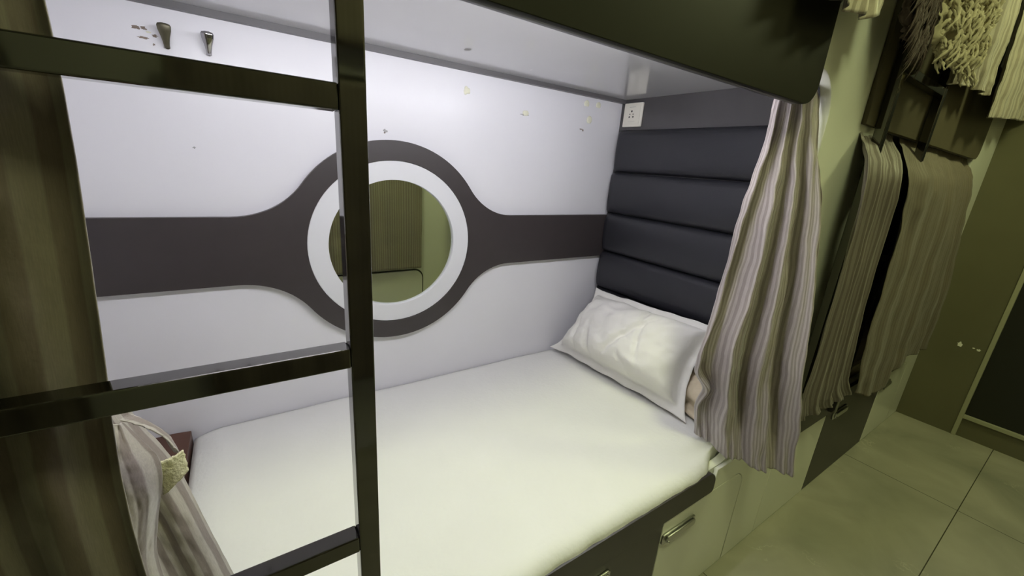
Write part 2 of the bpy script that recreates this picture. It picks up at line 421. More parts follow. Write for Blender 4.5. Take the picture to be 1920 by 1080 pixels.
# ------------------------------------------------------------------ lights of the place
t = empty('led_batten', (-0.95, -0.700, 1.50), 'slim white batten light fixed behind the fascia of the open bunk', 'light')
box('housing', -1.45, -0.30, -0.713, -0.687, 1.498, 1.512, M['white_metal'], t)
bm = bmesh.new(); tube(bm, [(-1.445, -0.700, 1.490), (-0.305, -0.700, 1.490)], 0.0085, 12)
finish('diffuser', bm, M['led'], t, smooth=True)
for (x, y, lab) in ((-0.75, -1.42, 'square ceiling lamp over the aisle in front of the open bunk'), (0.95, -1.50, 'square ceiling lamp over the aisle near the end door')):
    t = empty('ceiling_lamp', (x, y, ZT), lab, 'lamp', 'aisle ceiling lamps')
    box('frame', x - 0.17, x + 0.17, y - 0.17, y + 0.17, ZT - 0.03, ZT, M['white_metal'], t, bevel=0.004)
    box('diffuser', x - 0.15, x + 0.15, y - 0.15, y + 0.15, ZT - 0.036, ZT - 0.029, M['lamp'], t)

# ------------------------------------------------------------------ bunk bases with storage fronts
def handle(x, z, parent, w=0.145):
    h = plate('handle', [rrect(x - w / 2, x + w / 2, z - 0.017, z + 0.017, 0.008, 5)], -0.806, -0.8, M['steel'], parent, bevel=0.0015)
    plate('grip', [rrect(x - w / 2 + 0.012, x + w / 2 - 0.006, z - 0.010, z + 0.012, 0.008, 5)], -0.812, -0.806, M['steel'], h, bevel=0.002)
    bm = bmesh.new(); tube(bm, [(x - w / 2 + 0.016, -0.8125, z - 0.002), (x - w / 2 + 0.016, -0.8155, z - 0.002)], 0.003, 8)
    finish('screw', bm, M['chrome'], h)
    return h

def base_unit(ox, first):
    where = 'under the open bunk' if first else 'under the farther curtained bunk'
    t = empty('storage_base', (ox - 0.7, -0.4, 0), 'white and dark brown laminate storage base ' + where, 'storage unit', 'storage bases under the bunks')
    xw0, xd0, xw1, xe = ox - 1.57, ox - 1.16, ox - 0.49, ox + 0.127
    if not first: xe = min(xe, XR)
    box('carcass', xw0 if first else xw0, -0.002 if first else XR - 0.002, -0.764, -0.005, 0.005, 0.405, M['dark'], t)
    g = 0.0015
    box('side_panel', xw0 + g, xd0 - g, -0.8, -0.789, 0.004, 0.370, M['panel'], t, bevel=0.0015)
    rl = empty('bed_rail', (ox - 0.5, -0.795, 0.4), ('dark rounded rail and pale end panel along the open bunk mattress' if first else 'dark rail and pale end panel of the farther curtained bunk'), 'bed rail', 'bed rails')
    plate('rail', [rrect(xw0, ox - 0.27, 0.374, 0.449, (0, 0.012, 0.045, 0), 8)], -0.803, -0.789, M['dark'], rl, bevel=0.0012)
    dr = box('drawer', xd0 + g, xw1 - g, -0.8, -0.789, 0.004, 0.371, M['dark'], t, bevel=0.0015)
    handle(ox - 0.76 if first else ox - 1.02, 0.325 if first else 0.345, dr)
    dc = plate('door', [rrect(xw1 + g, ox - 0.085, 0.004, 0.371, (0.002, 0.002, 0.055, 0.002), 8)], -0.8, -0.789, M['panel'], t, bevel=0.0015)
    handle(ox - 0.415, 0.313, dc)
    # frame piece around the rounded door corner, 2 mm gap all round
    x1 = ox + 0.127 if first else XR - 0.002
    out = [(ox - 0.080, 0.004), (x1, 0.004), (x1, 0.444), (ox - 0.2655, 0.444), (ox - 0.2655, 0.3745)]
    arc = [(ox - 0.140 + 0.058 * math.cos(a) , 0.316 + 0.058 * math.sin(a)) for a in [math.radians(90 - 9 * k) for k in range(11)]]
    plate('frame_panel', [out + [(p[0] + 0.0, p[1]) for p in arc[0:]]], -0.8, -0.789, M['panel'], rl)
    return t
base_unit(0.0, True)
base_unit(PER, False)

# fascia boards of the upper bunks
for ox, lab, x0 in ((0.0, 'dark brown fascia board over the open bunk with a rounded lower corner', XL),
                    (PER, 'dark brown fascia board over the farther curtained bunk', 0.055)):
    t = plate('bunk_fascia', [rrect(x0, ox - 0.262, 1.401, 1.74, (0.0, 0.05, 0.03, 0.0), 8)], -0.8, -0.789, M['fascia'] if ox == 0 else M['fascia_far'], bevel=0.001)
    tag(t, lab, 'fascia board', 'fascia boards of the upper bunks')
    b = plate('edge_strip', [rrect(x0 + .002, ox - 0.264, 1.402, 1.512, (0.0, 0.048, 0.0, 0.0), 8)], -0.789, -0.776, M['trim'], t)

# ------------------------------------------------------------------ wall mirror with its shaped dark board
cx, cz, h, Rr = -0.93, 0.972, 0.088, 0.3065
xd = 0.42; rf = (xd * xd - Rr * Rr + h * h) / (2 * (Rr - h))
def emblem():
    pts = []
    ax = math.atan2(h + rf, xd)              # direction to fillet centre
    # start right end top, going left over the top
    def quad(sx, sz, rev):
        q = []
        c = (cx + sx * xd, cz + sz * (h + rf))
        a_end = math.atan2(-(h + rf), -xd)   # towards circle centre (for sx=sz=1)
        for k in range(13):
            a = lerp(-math.pi / 2, a_end, k / 12)
            q.append((c[0] + sx * rf * math.cos(a), c[1] + sz * rf * math.sin(a)))
        for k in range(1, 24):
            a = lerp(ax, math.pi / 2, k / 24)
            q.append((cx + sx * Rr * math.cos(a), cz + sz * Rr * math.sin(a)))
        return q[::-1] if rev else q
    pts += [(-0.004, cz - h), (-0.004, cz + h)]
    pts += quad(1, 1, False) + [(cx, cz + Rr)] + quad(-1, 1, True)
    pts += [(-1.66, cz + h), (-1.66, cz - h)]
    pts += quad(-1, -1, False) + [(cx, cz - Rr)] + quad(1, -1, True)
    return pts
t = empty('wall_mirror', (cx, 0, cz), 'round mirror in a white ring on a dark brown band across the white wall', 'mirror')
plate('backboard', [emblem(), circle(cx, cz, 0.2505)], -0.018, -0.0003, M['dark'], t, bevel=0.0008)
plate('ring', [circle(cx, cz, 0.250), circle(cx, cz, 0.195)], -0.015, -0.0003, M['ring'], t, bevel=0.001)
plate('glass', [circle(cx, cz, 0.1945)], -0.005, -0.0005, M['mirror'], t)

# ------------------------------------------------------------------ padded headboard
t = empty('headboard', (0, -0.38, 0.9), 'charcoal padded headboard of stacked horizontal cushions', 'headboard')
seams = [1.399, 1.235, 1.070, 0.905, 0.742, 0.577, 0.41]
def pad(z1, z0, proud, y1):
    bm = bmesh.new(); nz, ny = 14, 40; grid = []
    y0 = -0.760
    for j in range(nz + 1):
        tz = j / nz; row = []
        s = math.sin(math.pi * tz) ** 0.28 if 0 < tz < 1 else 0
        for i in range(ny + 1):
            ty = i / ny
            e = min(1.0, (min(ty, 1 - ty) * (y1 - y0)) / 0.012)
            e = math.sin(e * math.pi / 2) ** 0.5
            dep = proud * (0.30 + 0.70 * s) * (0.45 + 0.55 * e) + 0.0022 * noise.noise(Vector((ty * 7, tz * 2, z0 * 8)))
            row.append(bm.verts.new((-max(dep, 0.004), lerp(y0, y1, ty), lerp(z0 + 0.001, z1 - 0.001, tz))))
        grid.append(row)
    for j in range(nz):
        for i in range(ny): bm.faces.new((grid[j][i], grid[j][i + 1], grid[j + 1][i + 1], grid[j + 1][i]))
    # sides to the board
    back = {}
    def bk(v):
        if v not in back: back[v] = bm.verts.new((-0.0004, v.co.y, v.co.z))
        return back[v]
    edge = grid[0] + [r[-1] for r in grid[1:]] + grid[-1][-2::-1] + [r[0] for r in grid[-2:0:-1]]
    for a, b in zip(edge, edge[1:] + edge[:1]):
        bm.faces.new((a, b, bk(b), bk(a)))
    return finish('cushion', bm, M['pad'], t, smooth=True)
for k, (a, b) in enumerate(zip(seams, seams[1:])):
    pad(a, b, [0.030, 0.036, 0.036, 0.040, 0.040, 0.040][k], [-0.010, -0.004, -0.004, -0.003, -0.003, -0.003][k])

# ------------------------------------------------------------------ socket
t = empty('power_socket', (0, -0.066, 1.454), 'cream five-pin socket plate on the charcoal board by the wall corner', 'socket')
plate('cover_plate', [rrect(-0.1115, -0.0215, 1.4105, 1.4975, 0.003, 3)], -0.008, -0.0003, M['plastic'], t, axis='X', bevel=0.0015)
plate('socket_face', [rrect(-0.103, -0.030, 1.4205, 1.4880, 0.002, 3)], -0.0095, -0.008, M['plastic'], t, axis='X', bevel=0.0005)
bm = bmesh.new()
for (y, z, r) in ((-0.0625, 1.467, 0.0036), (-0.0545, 1.4565, 0.0024), (-0.0705, 1.4565, 0.0024), (-0.0530, 1.4465, 0.0032), (-0.0715, 1.4465, 0.0032)):
    tube(bm, [(-0.0092, y, z), (-0.0099, y, z)], r, 12)
finish('pin_hole', bm, M['black'], t)
box('moulded_line', -0.0098, -0.0094, -0.080, -0.050, 1.4815, 1.4826, M['mark'], t)
box('moulded_line', -0.0098, -0.0094, -0.082, -0.048, 1.4285, 1.4290, M['mark'], t)

# ------------------------------------------------------------------ coat hooks
def coat_hook(x, z, material, label, lean):
    t = empty('coat_hook', (x, 0, z), label, 'hook', 'coat hooks on the white wall')
    plate('base_plate', [circle(x, z + 0.004, 0.0050, 24)], -0.003, -0.0002, material, t, bevel=0.0008)
    # arm rising outwards into a wide paddle
    bm = bmesh.new(); n = 14; rings = []
    prof = [(0.0, 0.000, 0.0040, 0.0040), (0.15, 0.0, 0.0040, 0.0035), (0.3, 0.0, 0.0045, 0.0032), (0.5, 0, 0.0058, 0.003), (0.75, 0, 0.0085, 0.0034), (0.9, 0, 0.0092, 0.0036), (0.97, 0, 0.0078, 0.003), (1.0, 0, 0.003, 0.0012)]
    for (s, _, w, th) in prof:
        w *= 1.3
        y = -0.004 - 0.026 * math.sin(s * 1.35); zz = z + 0.001 + 0.043 * s ** 1.25
        ring = []
        for k in range(n):
            a = 2 * math.pi * k / n
            ring.append(bm.verts.new((x + w * math.cos(a) + lean * s, y + th * math.sin(a), zz + th * 0.3 * math.sin(a))))
        rings.append(ring)
    for a, b in zip(rings, rings[1:]):
        for k in range(n): bm.faces.new((a[k], a[(k + 1) % n], b[(k + 1) % n], b[k]))
    bm.faces.new(rings[0][::-1]); bm.faces.new(rings[-1])
    finish('arm', bm, material, t, smooth=True)
coat_hook(-1.421, 1.421, M['bronze'], 'dull bronze coat hook on the white wall, left one of the pair', 0.001)
coat_hook(-1.348, 1.421, M['chrome'], 'shiny chrome coat hook on the white wall, right one of the pair', 0.001)

# dried adhesive left on the wall
for (x, z, rx, rz, fl, lab) in ((-0.698, 1.445, .011, .011, 0, 'ragged cream adhesive blob on the wall above and right of the mirror'),
                                (-0.470, 1.408, .012, .009, 0, 'small torn adhesive blob on the wall midway between mirror and socket'),
                                (-0.192, 1.474, .0125, .0135, .6, 'cream adhesive pad on the wall, upper left of the three by the socket'),
                                (-0.131, 1.476, .0120, .0125, .6, 'cream adhesive pad on the wall, nearest the socket corner of the three'),
                                (-0.170, 1.420, .0130, .0150, .8, 'cream adhesive pad on the wall, lowest of the three by the socket')):
    tag(blob('adhesive_pad', x, z, rx, rz, 0.003, M['glue'], None, flat=fl, rough=0.5 if not fl else 0.12), lab, 'adhesive pad', 'adhesive remnants on the white wall')

# ------------------------------------------------------------------ mattress and foot board
def mattress():
    bm = bmesh.new(); nx, ny = 120, 70
    x0, x1, y0, y1 = -1.492, -0.042, -0.792, -0.004
    prof = []                                   # (y, z) over the top then round the front edge
    for k in range(ny + 1):
        tt = k / ny; prof.append((lerp(y1, y0 + 0.03, tt), 0.476))
    for k in range(1, 9):
        a = math.radians(90 * k / 8); prof.append((y0 + 0.03 - 0.030 * math.sin(a) - .004 * math.sin(a), 0.446 + 0.030 * math.cos(a)))
    prof += [(y0 - 0.005, 0.443), (y0 + 0.004, 0.430), (y0 + 0.012, 0.408)]
    grid = []
    for i in range(nx + 1):
        tx = i / nx; x = lerp(x0, x1, tx); row = []
        for j, (y, z) in enumerate(prof):
            top = min(1, j / 8)
            e = min(1, min(tx, 1 - tx) * 22)
            dz = 0.010 * (1 - ((y + 0.4) / 0.45) ** 2) * 1.0 if z > 0.44 else 0
            dz += (0.0035 * noise.noise(Vector((x * 3, y * 3, 0))) + 0.0012 * noise.noise(Vector((x * 11, y * 13, 2)))) * (1 if z > .44 else .3)
            dz -= 0.016 * (1 - math.sin(e * math.pi / 2)) * (1 if z > 0.42 else 0)
            if z > 0.47 and y > -0.03: dz -= 0.008 * (1 - (-y / 0.03))
            yy = y
            if y < y0 + 0.03:
                w = (0.005 * noise.noise(Vector((x * 9, z * 5, 4))) + 0.003 * noise.noise(Vector((x * 23, z * 9, 1))))
                yy += w - 0.003
            if x > -0.33 and y < y0 + 0.035:           # tucked behind the frame at the head end
                yy = lerp(yy, max(yy, -0.755), sstep((x + 0.33) / 0.11))
            if z < 0.436: dz += 0.006 * noise.noise(Vector((x * 6, 0, 7)))
            row.append(bm.verts.new((x, yy, z + dz)))
        grid.append(row)
    for i in range(nx):
        for j in range(len(prof) - 1):
            bm.faces.new((grid[i][j], grid[i + 1][j], grid[i + 1][j + 1], grid[i][j + 1]))
    # ends, back and underside
    for g in (grid[0], grid[-1]):
        lo = [bm.verts.new((v.co.x, v.co.y, 0.407)) for v in g[:-1]] + [g[-1]]
        for a in range(len(g) - 2):
            bm.faces.new((g[a], g[a + 1], lo[a + 1], lo[a]))
        bm.faces.new((g[-2], g[-1], lo[-2]))
    bk = [bm.verts.new((r[0].co.x, r[0].co.y, 0.407)) for r in grid]
    for i in range(nx): bm.faces.new((grid[i][0], grid[i + 1][0], bk[i + 1], bk[i]))
    bmesh.ops.remove_doubles(bm, verts=bm.verts, dist=1e-5)
    o = finish('mattress', bm, M['sheet'], None, smooth=True)
    tag(o, 'single mattress under a cream fitted sheet in the open bunk', 'mattress')
mattress()
t = empty('foot_board', (-1.57, -0.38, 0.405), 'red-brown wooden board at the foot of the cream mattress', 'board')
bm = bmesh.new()
vs = [(-1.645, -0.765), (-1.502, -0.765), (-1.4985, -0.21), (-1.4955, -0.012), (-1.53, -0.006), (-1.58, -0.007), (-1.645, -0.02)]
lo = [bm.verts.new((x, y, 0.406)) for x, y in vs]; hi = [bm.verts.new((x, y, 0.486 + 0.01 * (y + .2) )) for x, y in vs]
bm.faces.new(lo[::-1]); bm.faces.new(hi)
for k in range(len(vs)): bm.faces.new((lo[k], lo[(k + 1) % len(vs)], hi[(k + 1) % len(vs)], hi[k]))
finish('plank', bm, M['brown'], t, bevel=0.002)

# ------------------------------------------------------------------ pillows
def pillow(name, c00, c10, c01, c11, thick, material, label, seed, flange=0.03, crease=1.0):
    """corners: bottom-wall, bottom-aisle, top-wall, top-aisle; normal faces the foot end"""
    c00, c10, c01, c11 = map(Vector, (c00, c10, c01, c11))
    nn = (c10 - c00).cross(c01 - c00).normalized()
    if nn.x > 0: nn = -nn
    bm = bmesh.new(); nu, nv = 84, 56
    front, back = [], []
    fu, fv = flange / (c10 - c00).length, flange / (c01 - c00).length
    for j in range(nv + 1):
        v = j / nv; fr, bk = [], []
        for i in range(nu + 1):
            u = i / nu
            # pull the sides in so that the corners stay as ears
            uu = u + 0.08 * (1 - 2 * u) * math.sin(math.pi * v) ** 0.8
            vv = v + 0.06 * (1 - 2 * v) * math.sin(math.pi * u) ** 0.8 * (0.6 + 0.5 * noise.noise(Vector((u * 3, seed, 0))))
            p = (c00 * (1 - uu) + c10 * uu) * (1 - vv) + (c01 * (1 - uu) + c11 * uu) * vv
            a = min(max((u - fu) / (1 - 2 * fu), 0), 1); b = min(max((v - fv) / (1 - 2 * fv), 0), 1)
            w = (max(0, 1 - (2 * a - 1) ** 4) ** 0.42) * (max(0, 1 - (2 * b - 1) ** 4) ** 0.42)
            w *= 1.0 + 0.20 * (0.5 - v)
            inside = w > 0
            q = Vector((u * 4 + seed, v * 3, seed))
            wr = 0.016 * noise.noise(q) + 0.009 * noise.noise(q * 2.3) + 0.004 * noise.noise(q * 5.1)
            # radiating creases from the lower corner and the hem
            wr -= 0.022 * math.exp(-((u - 0.25 - 0.25 * (0.5 - v)) / 0.018) ** 2) * sstep((0.55 - v) / 0.4) * sstep(v / 0.08)
            wr -= 0.018 * math.exp(-((u - 0.12 - 0.18 * (0.6 - v)) / 0.014) ** 2) * sstep((0.6 - v) / 0.4)
            wr -= 0.013 * math.exp(-((u - 0.52 - 0.35 * (v - 0.3)) / 0.020) ** 2) * sstep(v / 0.3) * sstep((0.95 - v) / 0.3)
            wr -= 0.012 * math.exp(-((u - 0.66 + 0.22 * (v - 0.6)) / 0.016) ** 2) * sstep((v - .15) / 0.3)
            wr -= 0.020 * math.exp(-((u - 0.70 + 0.5 * (v - .05)) / 0.02) ** 2) * sstep((0.35 - v) / 0.3)
            wr *= crease
            e = 0.004 * noise.noise(Vector((u * 14, v * 14, seed))) * (1 if not inside else 0)
            base = nn * e + Vector((0, 0, 0.006 * noise.noise(Vector((u * 9, v * 9, seed + 3)))))
            f = p + base + nn * (thick * 0.62 * w + wr * min(1, w * 1.5) + 0.0012)
            k = p + base - nn * (thick * 0.38 * w + 0.0012)
            fr.append(bm.verts.new(f)); bk.append(bm.verts.new(k))
        front.append(fr); back.append(bk)
    for j in range(nv):
        for i in range(nu):
            bm.faces.new((front[j][i], front[j][i + 1], front[j + 1][i + 1], front[j + 1][i]))
            bm.faces.new((back[j][i], back[j + 1][i], back[j + 1][i + 1], back[j][i + 1]))
    for i in range(nu):
        bm.faces.new((front[0][i], back[0][i], back[0][i + 1], front[0][i + 1]))
        bm.faces.new((front[nv][i], front[nv][i + 1], back[nv][i + 1], back[nv][i]))
    for j in range(nv):
        bm.faces.new((front[j][0], front[j + 1][0], back[j + 1][0], back[j][0]))
        bm.faces.new((front[j][nu], back[j][nu], back[j + 1][nu], front[j + 1][nu]))
    o = finish(name, bm, material, None, smooth=True)
    tag(o, label, 'pillow')
    return o
pillow('pillow', (-0.262, -0.018, 0.492), (-0.218, -0.655, 0.494), (-0.066, -0.055, 0.752), (-0.070, -0.640, 0.785), 0.20,
       M['pillow'], 'white pillow leaning upright against the charcoal headboard', 1.3)
pillow('pillow', (-0.130, -0.42, 0.492), (-0.200, -0.715, 0.494), (-0.050, -0.42, 0.56), (-0.055, -0.745, 0.66), 0.075,
       M['beige'], 'beige pillow tucked behind the white pillow beside the curtain', 5.1, flange=0.02, crease=0.25)

# ------------------------------------------------------------------ ladders
def ladder(xr, label):
    xl = xr - 0.4000
    t = empty('bunk_ladder', ((xl + xr) / 2, -0.8125, 0), label, 'ladder', 'steel ladders on the bunk fronts')
    ya, yb = -0.8265, -0.8035
    for x in (xl, xr):
        o = box('stile', x - 0.0125, x + 0.0125, ya, yb, 0.40, 1.80, M['metal'], t, bevel=0.0018, seg=2)
    z = 0.501
    while z < 1.75:
        box('rung', xl + 0.0125, xr - 0.0125, ya + 0.0004, yb, z - 0.0115, z + 0.0115, M['metal'], t, bevel=0.0016, seg=2)
        z += 0.2600
    for x in (xl, xr):
        bm = bmesh.new(); bbox(bm, x - 0.010, x + 0.010, yb, -0.80, 1.60, 1.64)
        finish('bracket', bm, M['metal'], t)
    return t
ladder(-1.2345, 'dark polished steel ladder in front of the open bunk')
ladder(0.5250, 'dark polished steel ladder in front of the farther curtained bunk')

# ------------------------------------------------------------------ curtains of the open bunk
bm = bmesh.new(); tube(bm, [(XL, -0.750, 1.466), (-0.07, -0.750, 1.466)], 0.003, 8)
tag(finish('curtain_wire', bm, M['steel'], None, smooth=True), 'thin steel curtain wire behind the fascia of the open bunk', 'curtain wire')

# right curtain: bunched at the top, swung out over the mattress edge at the bottom
def right_fold(u, v):
    a = lerp(0.007, 0.027, sstep(v * 1.5)) * (1 - 0.6 * sstep((v - .78) / .22))
    ph = 2 * math.pi * (3.6 * u + 0.25 * math.sin(2.2 * v + u * 2))
    d = a * math.sin(ph) + 0.35 * a * math.sin(2.3 * ph + 1.0 + 3 * v)
    d += 0.004 * sstep((v - .86) / .14) * math.sin(2 * math.pi * 13 * u + 0.6)
    k = math.sin(math.pi * min(1, u * 8) / 2) * math.sin(math.pi * min(1, (1 - u) * 8) / 2)
    # a crease where the cloth is pinched at the left hem
    pz = -0.012 * math.exp(-((v - 0.80) / 0.05) ** 2) * math.exp(-((u - 0.08) / 0.12) ** 2)
    return (-0.75 * d * k - pz * 1.5, -0.8 * d * k + pz * 2, 0)
rows = [
    [(-0.335, -0.752, 1.462), (-0.28, -0.754, 1.462), (-0.22, -0.756, 1.462), (-0.165, -0.756, 1.462)],
    [(-0.310, -0.735, 1.320), (-0.26, -0.758, 1.320), (-0.21, -0.775, 1.320), (-0.163, -0.796, 1.310)],
    [(-0.312, -0.720, 1.160), (-0.26, -0.765, 1.160), (-0.205, -0.800, 1.158), (-0.155, -0.838, 1.155)],
    [(-0.316, -0.715, 0.968), (-0.265, -0.770, 0.975), (-0.21, -0.820, 0.980), (-0.158, -0.866, 0.985)],
    [(-0.352, -0.715, 0.785), (-0.285, -0.775, 0.790), (-0.22, -0.836, 0.795), (-0.165, -0.893, 0.800)],
    [(-0.315, -0.710, 0.655), (-0.265, -0.780, 0.645), (-0.205, -0.850, 0.636), (-0.150, -0.914, 0.630)],
    [(-0.248, -0.700, 0.500), (-0.252, -0.805, 0.492), (-0.195, -0.876, 0.476), (-0.126, -0.936, 0.470)],
]
o = cloth('bunk_curtain', rows, M['satin'], None, nu=260, nv=180, width=0.82, fold=right_fold, wr=0.006, seed=3.0)
tag(o, 'taupe satin striped curtain bunched beside the pillow, hanging over the mattress edge', 'curtain')

# left curtain: stands beside the ladder, the dimness of its aisle side put into the cloth colour
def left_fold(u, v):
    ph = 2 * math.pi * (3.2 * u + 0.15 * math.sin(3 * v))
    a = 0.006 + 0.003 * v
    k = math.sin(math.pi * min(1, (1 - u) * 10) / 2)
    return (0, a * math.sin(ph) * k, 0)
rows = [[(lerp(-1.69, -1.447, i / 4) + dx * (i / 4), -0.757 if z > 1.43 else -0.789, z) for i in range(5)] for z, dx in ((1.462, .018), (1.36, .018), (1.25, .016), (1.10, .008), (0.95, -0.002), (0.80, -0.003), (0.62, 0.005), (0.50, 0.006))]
o = cloth('bunk_curtain', rows, M['satin_shaded'], None, nu=160, nv=90, width=0.42, fold=left_fold, wr=0.004, seed=8.0)
tag(o, 'taupe striped curtain coloured dark for its shaded side, hanging straight behind the ladder at the left edge', 'curtain')

# inner curtain tail at the foot, lit from inside, with a folded loop and a hook-tape patch
t = empty('tied_curtain', (-1.46, -0.70, 0.50), 'taupe curtain tail twisted back at the foot of the bunk with a cream tape patch', 'curtain')
def tail_fold(u, v):
    a = 0.009 * sstep(v * 2)
    k = math.sin(math.pi * min(1, (1 - u) * 7) / 2)
    return (0.3 * a * math.sin(9 * u) * k, a * math.sin(2 * math.pi * (1.9 * u) + 0.8) * k, 0)
rows = [[(lerp(a, b, i / 4), lerp(-0.735, -0.64, i / 4), z) for i in range(5)] for z, a, b in
        ((1.10, -1.60, -1.510), (0.99, -1.585, -1.488), (0.91, -1.565, -1.465), (0.82, -1.545, -1.435), (0.70, -1.525, -1.412), (0.60, -1.515, -1.394), (0.505, -1.505, -1.376))]
cloth('panel', rows, M['satin_inner'], t, nu=120, nv=100, width=0.22, fold=tail_fold, wr=0.004, seed=11.0)
# loop of cloth in front: outer lip and drop
def loop_fold(u, v):
    return (0, -0.012 * math.sin(math.pi * u) * sstep(v * 3), 0.0)
rows = [
    [(-1.4760, -0.735, 0.962), (-1.466, -0.742, 0.960), (-1.455, -0.745, 0.955), (-1.4545, -0.737, 0.9545)],
    [(-1.4800, -0.738, 0.935), (-1.468, -0.752, 0.928), (-1.454, -0.752, 0.930), (-1.4410, -0.735, 0.9230)],
    [(-1.4820, -0.738, 0.905), (-1.468, -0.755, 0.895), (-1.450, -0.753, 0.900), (-1.4330, -0.733, 0.9000)],
    [(-1.4840, -0.738, 0.865), (-1.470, -0.755, 0.855), (-1.450, -0.752, 0.862), (-1.4335, -0.735, 0.8700)],
    [(-1.4850, -0.738, 0.815), (-1.474, -0.753, 0.805), (-1.458, -0.750, 0.812), (-1.4440, -0.738, 0.8200)],
    [(-1.4850, -0.738, 0.765), (-1.475, -0.748, 0.755), (-1.462, -0.748, 0.762), (-1.4500, -0.740, 0.7700)],
    [(-1.4850, -0.738, 0.660), (-1.472, -0.745, 0.655), (-1.456, -0.745, 0.662), (-1.4440, -0.738, 0.6700)],
    [(-1.4850, -0.738, 0.520), (-1.470, -0.745, 0.520), (-1.452, -0.745, 0.520), (-1.4380, -0.738, 0.5200)],
]
cloth('folded_flap', rows, M['satin_inner'], t, nu=70, nv=110, width=0.085, fold=loop_fold, wr=0.0025, seed=21.0)
rows = [
    [(-1.4550, -0.737, 0.9560), (-1.450, -0.728, 0.9560), (-1.447, -0.722, 0.950)],
    [(-1.4430, -0.733, 0.9440), (-1.438, -0.722, 0.9400), (-1.440, -0.712, 0.933)],
    [(-1.4280, -0.728, 0.9230), (-1.424, -0.718, 0.9150), (-1.430, -0.706, 0.908)],
    [(-1.4180, -0.724, 0.8960), (-1.418, -0.716, 0.8880), (-1.424, -0.706, 0.884)],
]
cloth('twisted_band', rows, M['satin_inner'], t, nu=30, nv=50, width=0.03, wr=0.0015, seed=31.0)
bm = bmesh.new(); g = []
for j in range(15):
    r = []
    for i in range(15):
        u, v = i / 14, j / 14
        a = Vector((-1.4335, -0.731, 0.892)); b = Vector((-1.4120, -0.727, 0.897)); c = Vector((-1.4345, -0.735, 0.851)); dd = Vector((-1.4110, -0.727, 0.869))
        p = (a * (1 - u) + b * u) * (1 - v) + (c * (1 - u) + dd * u) * v
        p += Vector((0.0016 * noise.noise(Vector((v * 7, u * 2, 0))) * (2 * abs(u - .5)) ** 3, -0.0035 * math.sin(math.pi * u) - 0.001 * noise.noise(Vector((u * 5, v * 5, 0))),
                     0.0016 * noise.noise(Vector((u * 8, 3, 0))) * (2 * abs(v - .5)) ** 3))
        r.append(bm.verts.new(p))
    g.append(r)
for j in range(14):
    for i in range(14): bm.faces.new((g[j][i], g[j + 1][i], g[j + 1][i + 1], g[j][i + 1]))
o = finish('tape_patch', bm, M['velcro'], t, smooth=True, solid=0.0022); o['label'] = 'cream frayed hook-tape patch'

# ------------------------------------------------------------------ farther bunk: lower curtains
def waves(n, a0, a1, ph0=0.0, k2=0.3):
    def f(u, v):
        a = lerp(a0, a1, v) * (0.25 + 0.75 * sstep((v - 0.1) / 0.2)); ph = 2 * math.pi * n * u + ph0 + 0.7 * math.sin(3 * v)
        return (0, -a * math.sin(ph) - k2 * a * math.sin(2.6 * ph + 2 * v), 0)
    return f
rows = [
    [(0.090, -0.772, 1.462), (0.20, -0.774, 1.462), (0.31, -0.774, 1.462), (0.420, -0.774, 1.462)],
    [(0.085, -0.773, 1.400), (0.19, -0.773, 1.400), (0.29, -0.773, 1.400), (0.380, -0.773, 1.400)],
    [(0.025, -0.815, 1.345), (0.13, -0.818, 1.345), (0.22, -0.818, 1.345), (0.310, -0.815, 1.345)],
    [(-0.022, -0.852, 1.275), (0.07, -0.858, 1.275), (0.15, -0.860, 1.275), (0.235, -0.855, 1.275)],
    [(-0.007, -0.858, 1.137), (0.08, -0.862, 1.140), (0.17, -0.862, 1.145), (0.252, -0.858, 1.146)],
    [(-0.004, -0.860, 0.947), (0.09, -0.866, 0.947), (0.18, -0.866, 0.947), (0.272, -0.860, 0.947)],
    [(-0.001, -0.860, 0.735), (0.11, -0.868, 0.735), (0.22, -0.868, 0.735), (0.322, -0.860, 0.725)],
    [(0.012, -0.860, 0.610), (0.13, -0.868, 0.600), (0.26, -0.868, 0.600), (0.380, -0.860, 0.605)],
    [(0.040, -0.860, 0.545), (0.18, -0.868, 0.540), (0.33, -0.868, 0.532), (0.470, -0.860, 0.526)],
]
o = cloth('bunk_curtain', rows, M['olive_stripe'], None, nu=200, nv=100, width=0.62, fold=waves(4.5, 0.009, 0.006), wr=0.004, seed=40)
tag(o, 'grey-brown striped curtain on the farther bunk, left piece beside the pale partition', 'curtain', 'lower curtains of the farther bunk')
rows = [
    [(0.445, -0.772, 1.462), (0.78, -0.774, 1.462), (1.10, -0.774, 1.462), (1.400, -0.774, 1.462)],
    [(0.430, -0.773, 1.400), (0.76, -0.773, 1.400), (1.09, -0.773, 1.400), (1.400, -0.773, 1.400)],
    [(0.360, -0.815, 1.345), (0.70, -0.815, 1.345), (1.05, -0.808, 1.345), (1.405, -0.800, 1.345)],
    [(0.315, -0.855, 1.270), (0.67, -0.855, 1.270), (1.03, -0.840, 1.270), (1.390, -0.822, 1.270)],
    [(0.360, -0.860, 1.140), (0.70, -0.860, 1.140), (1.04, -0.850, 1.140), (1.400, -0.835, 1.120)],
    [(0.405, -0.860, 0.960), (0.74, -0.860, 0.950), (1.08, -0.855, 0.950), (1.440, -0.850, 0.940)],
    [(0.410, -0.860, 0.790), (0.76, -0.860, 0.770), (1.10, -0.858, 0.770), (1.460, -0.860, 0.765)],
    [(0.460, -0.860, 0.640), (0.80, -0.862, 0.570), (1.12, -0.860, 0.620), (1.485, -0.860, 0.620)],
    [(0.520, -0.860, 0.510), (0.83, -0.862, 0.425), (1.12, -0.860, 0.515), (1.500, -0.860, 0.489)],
]
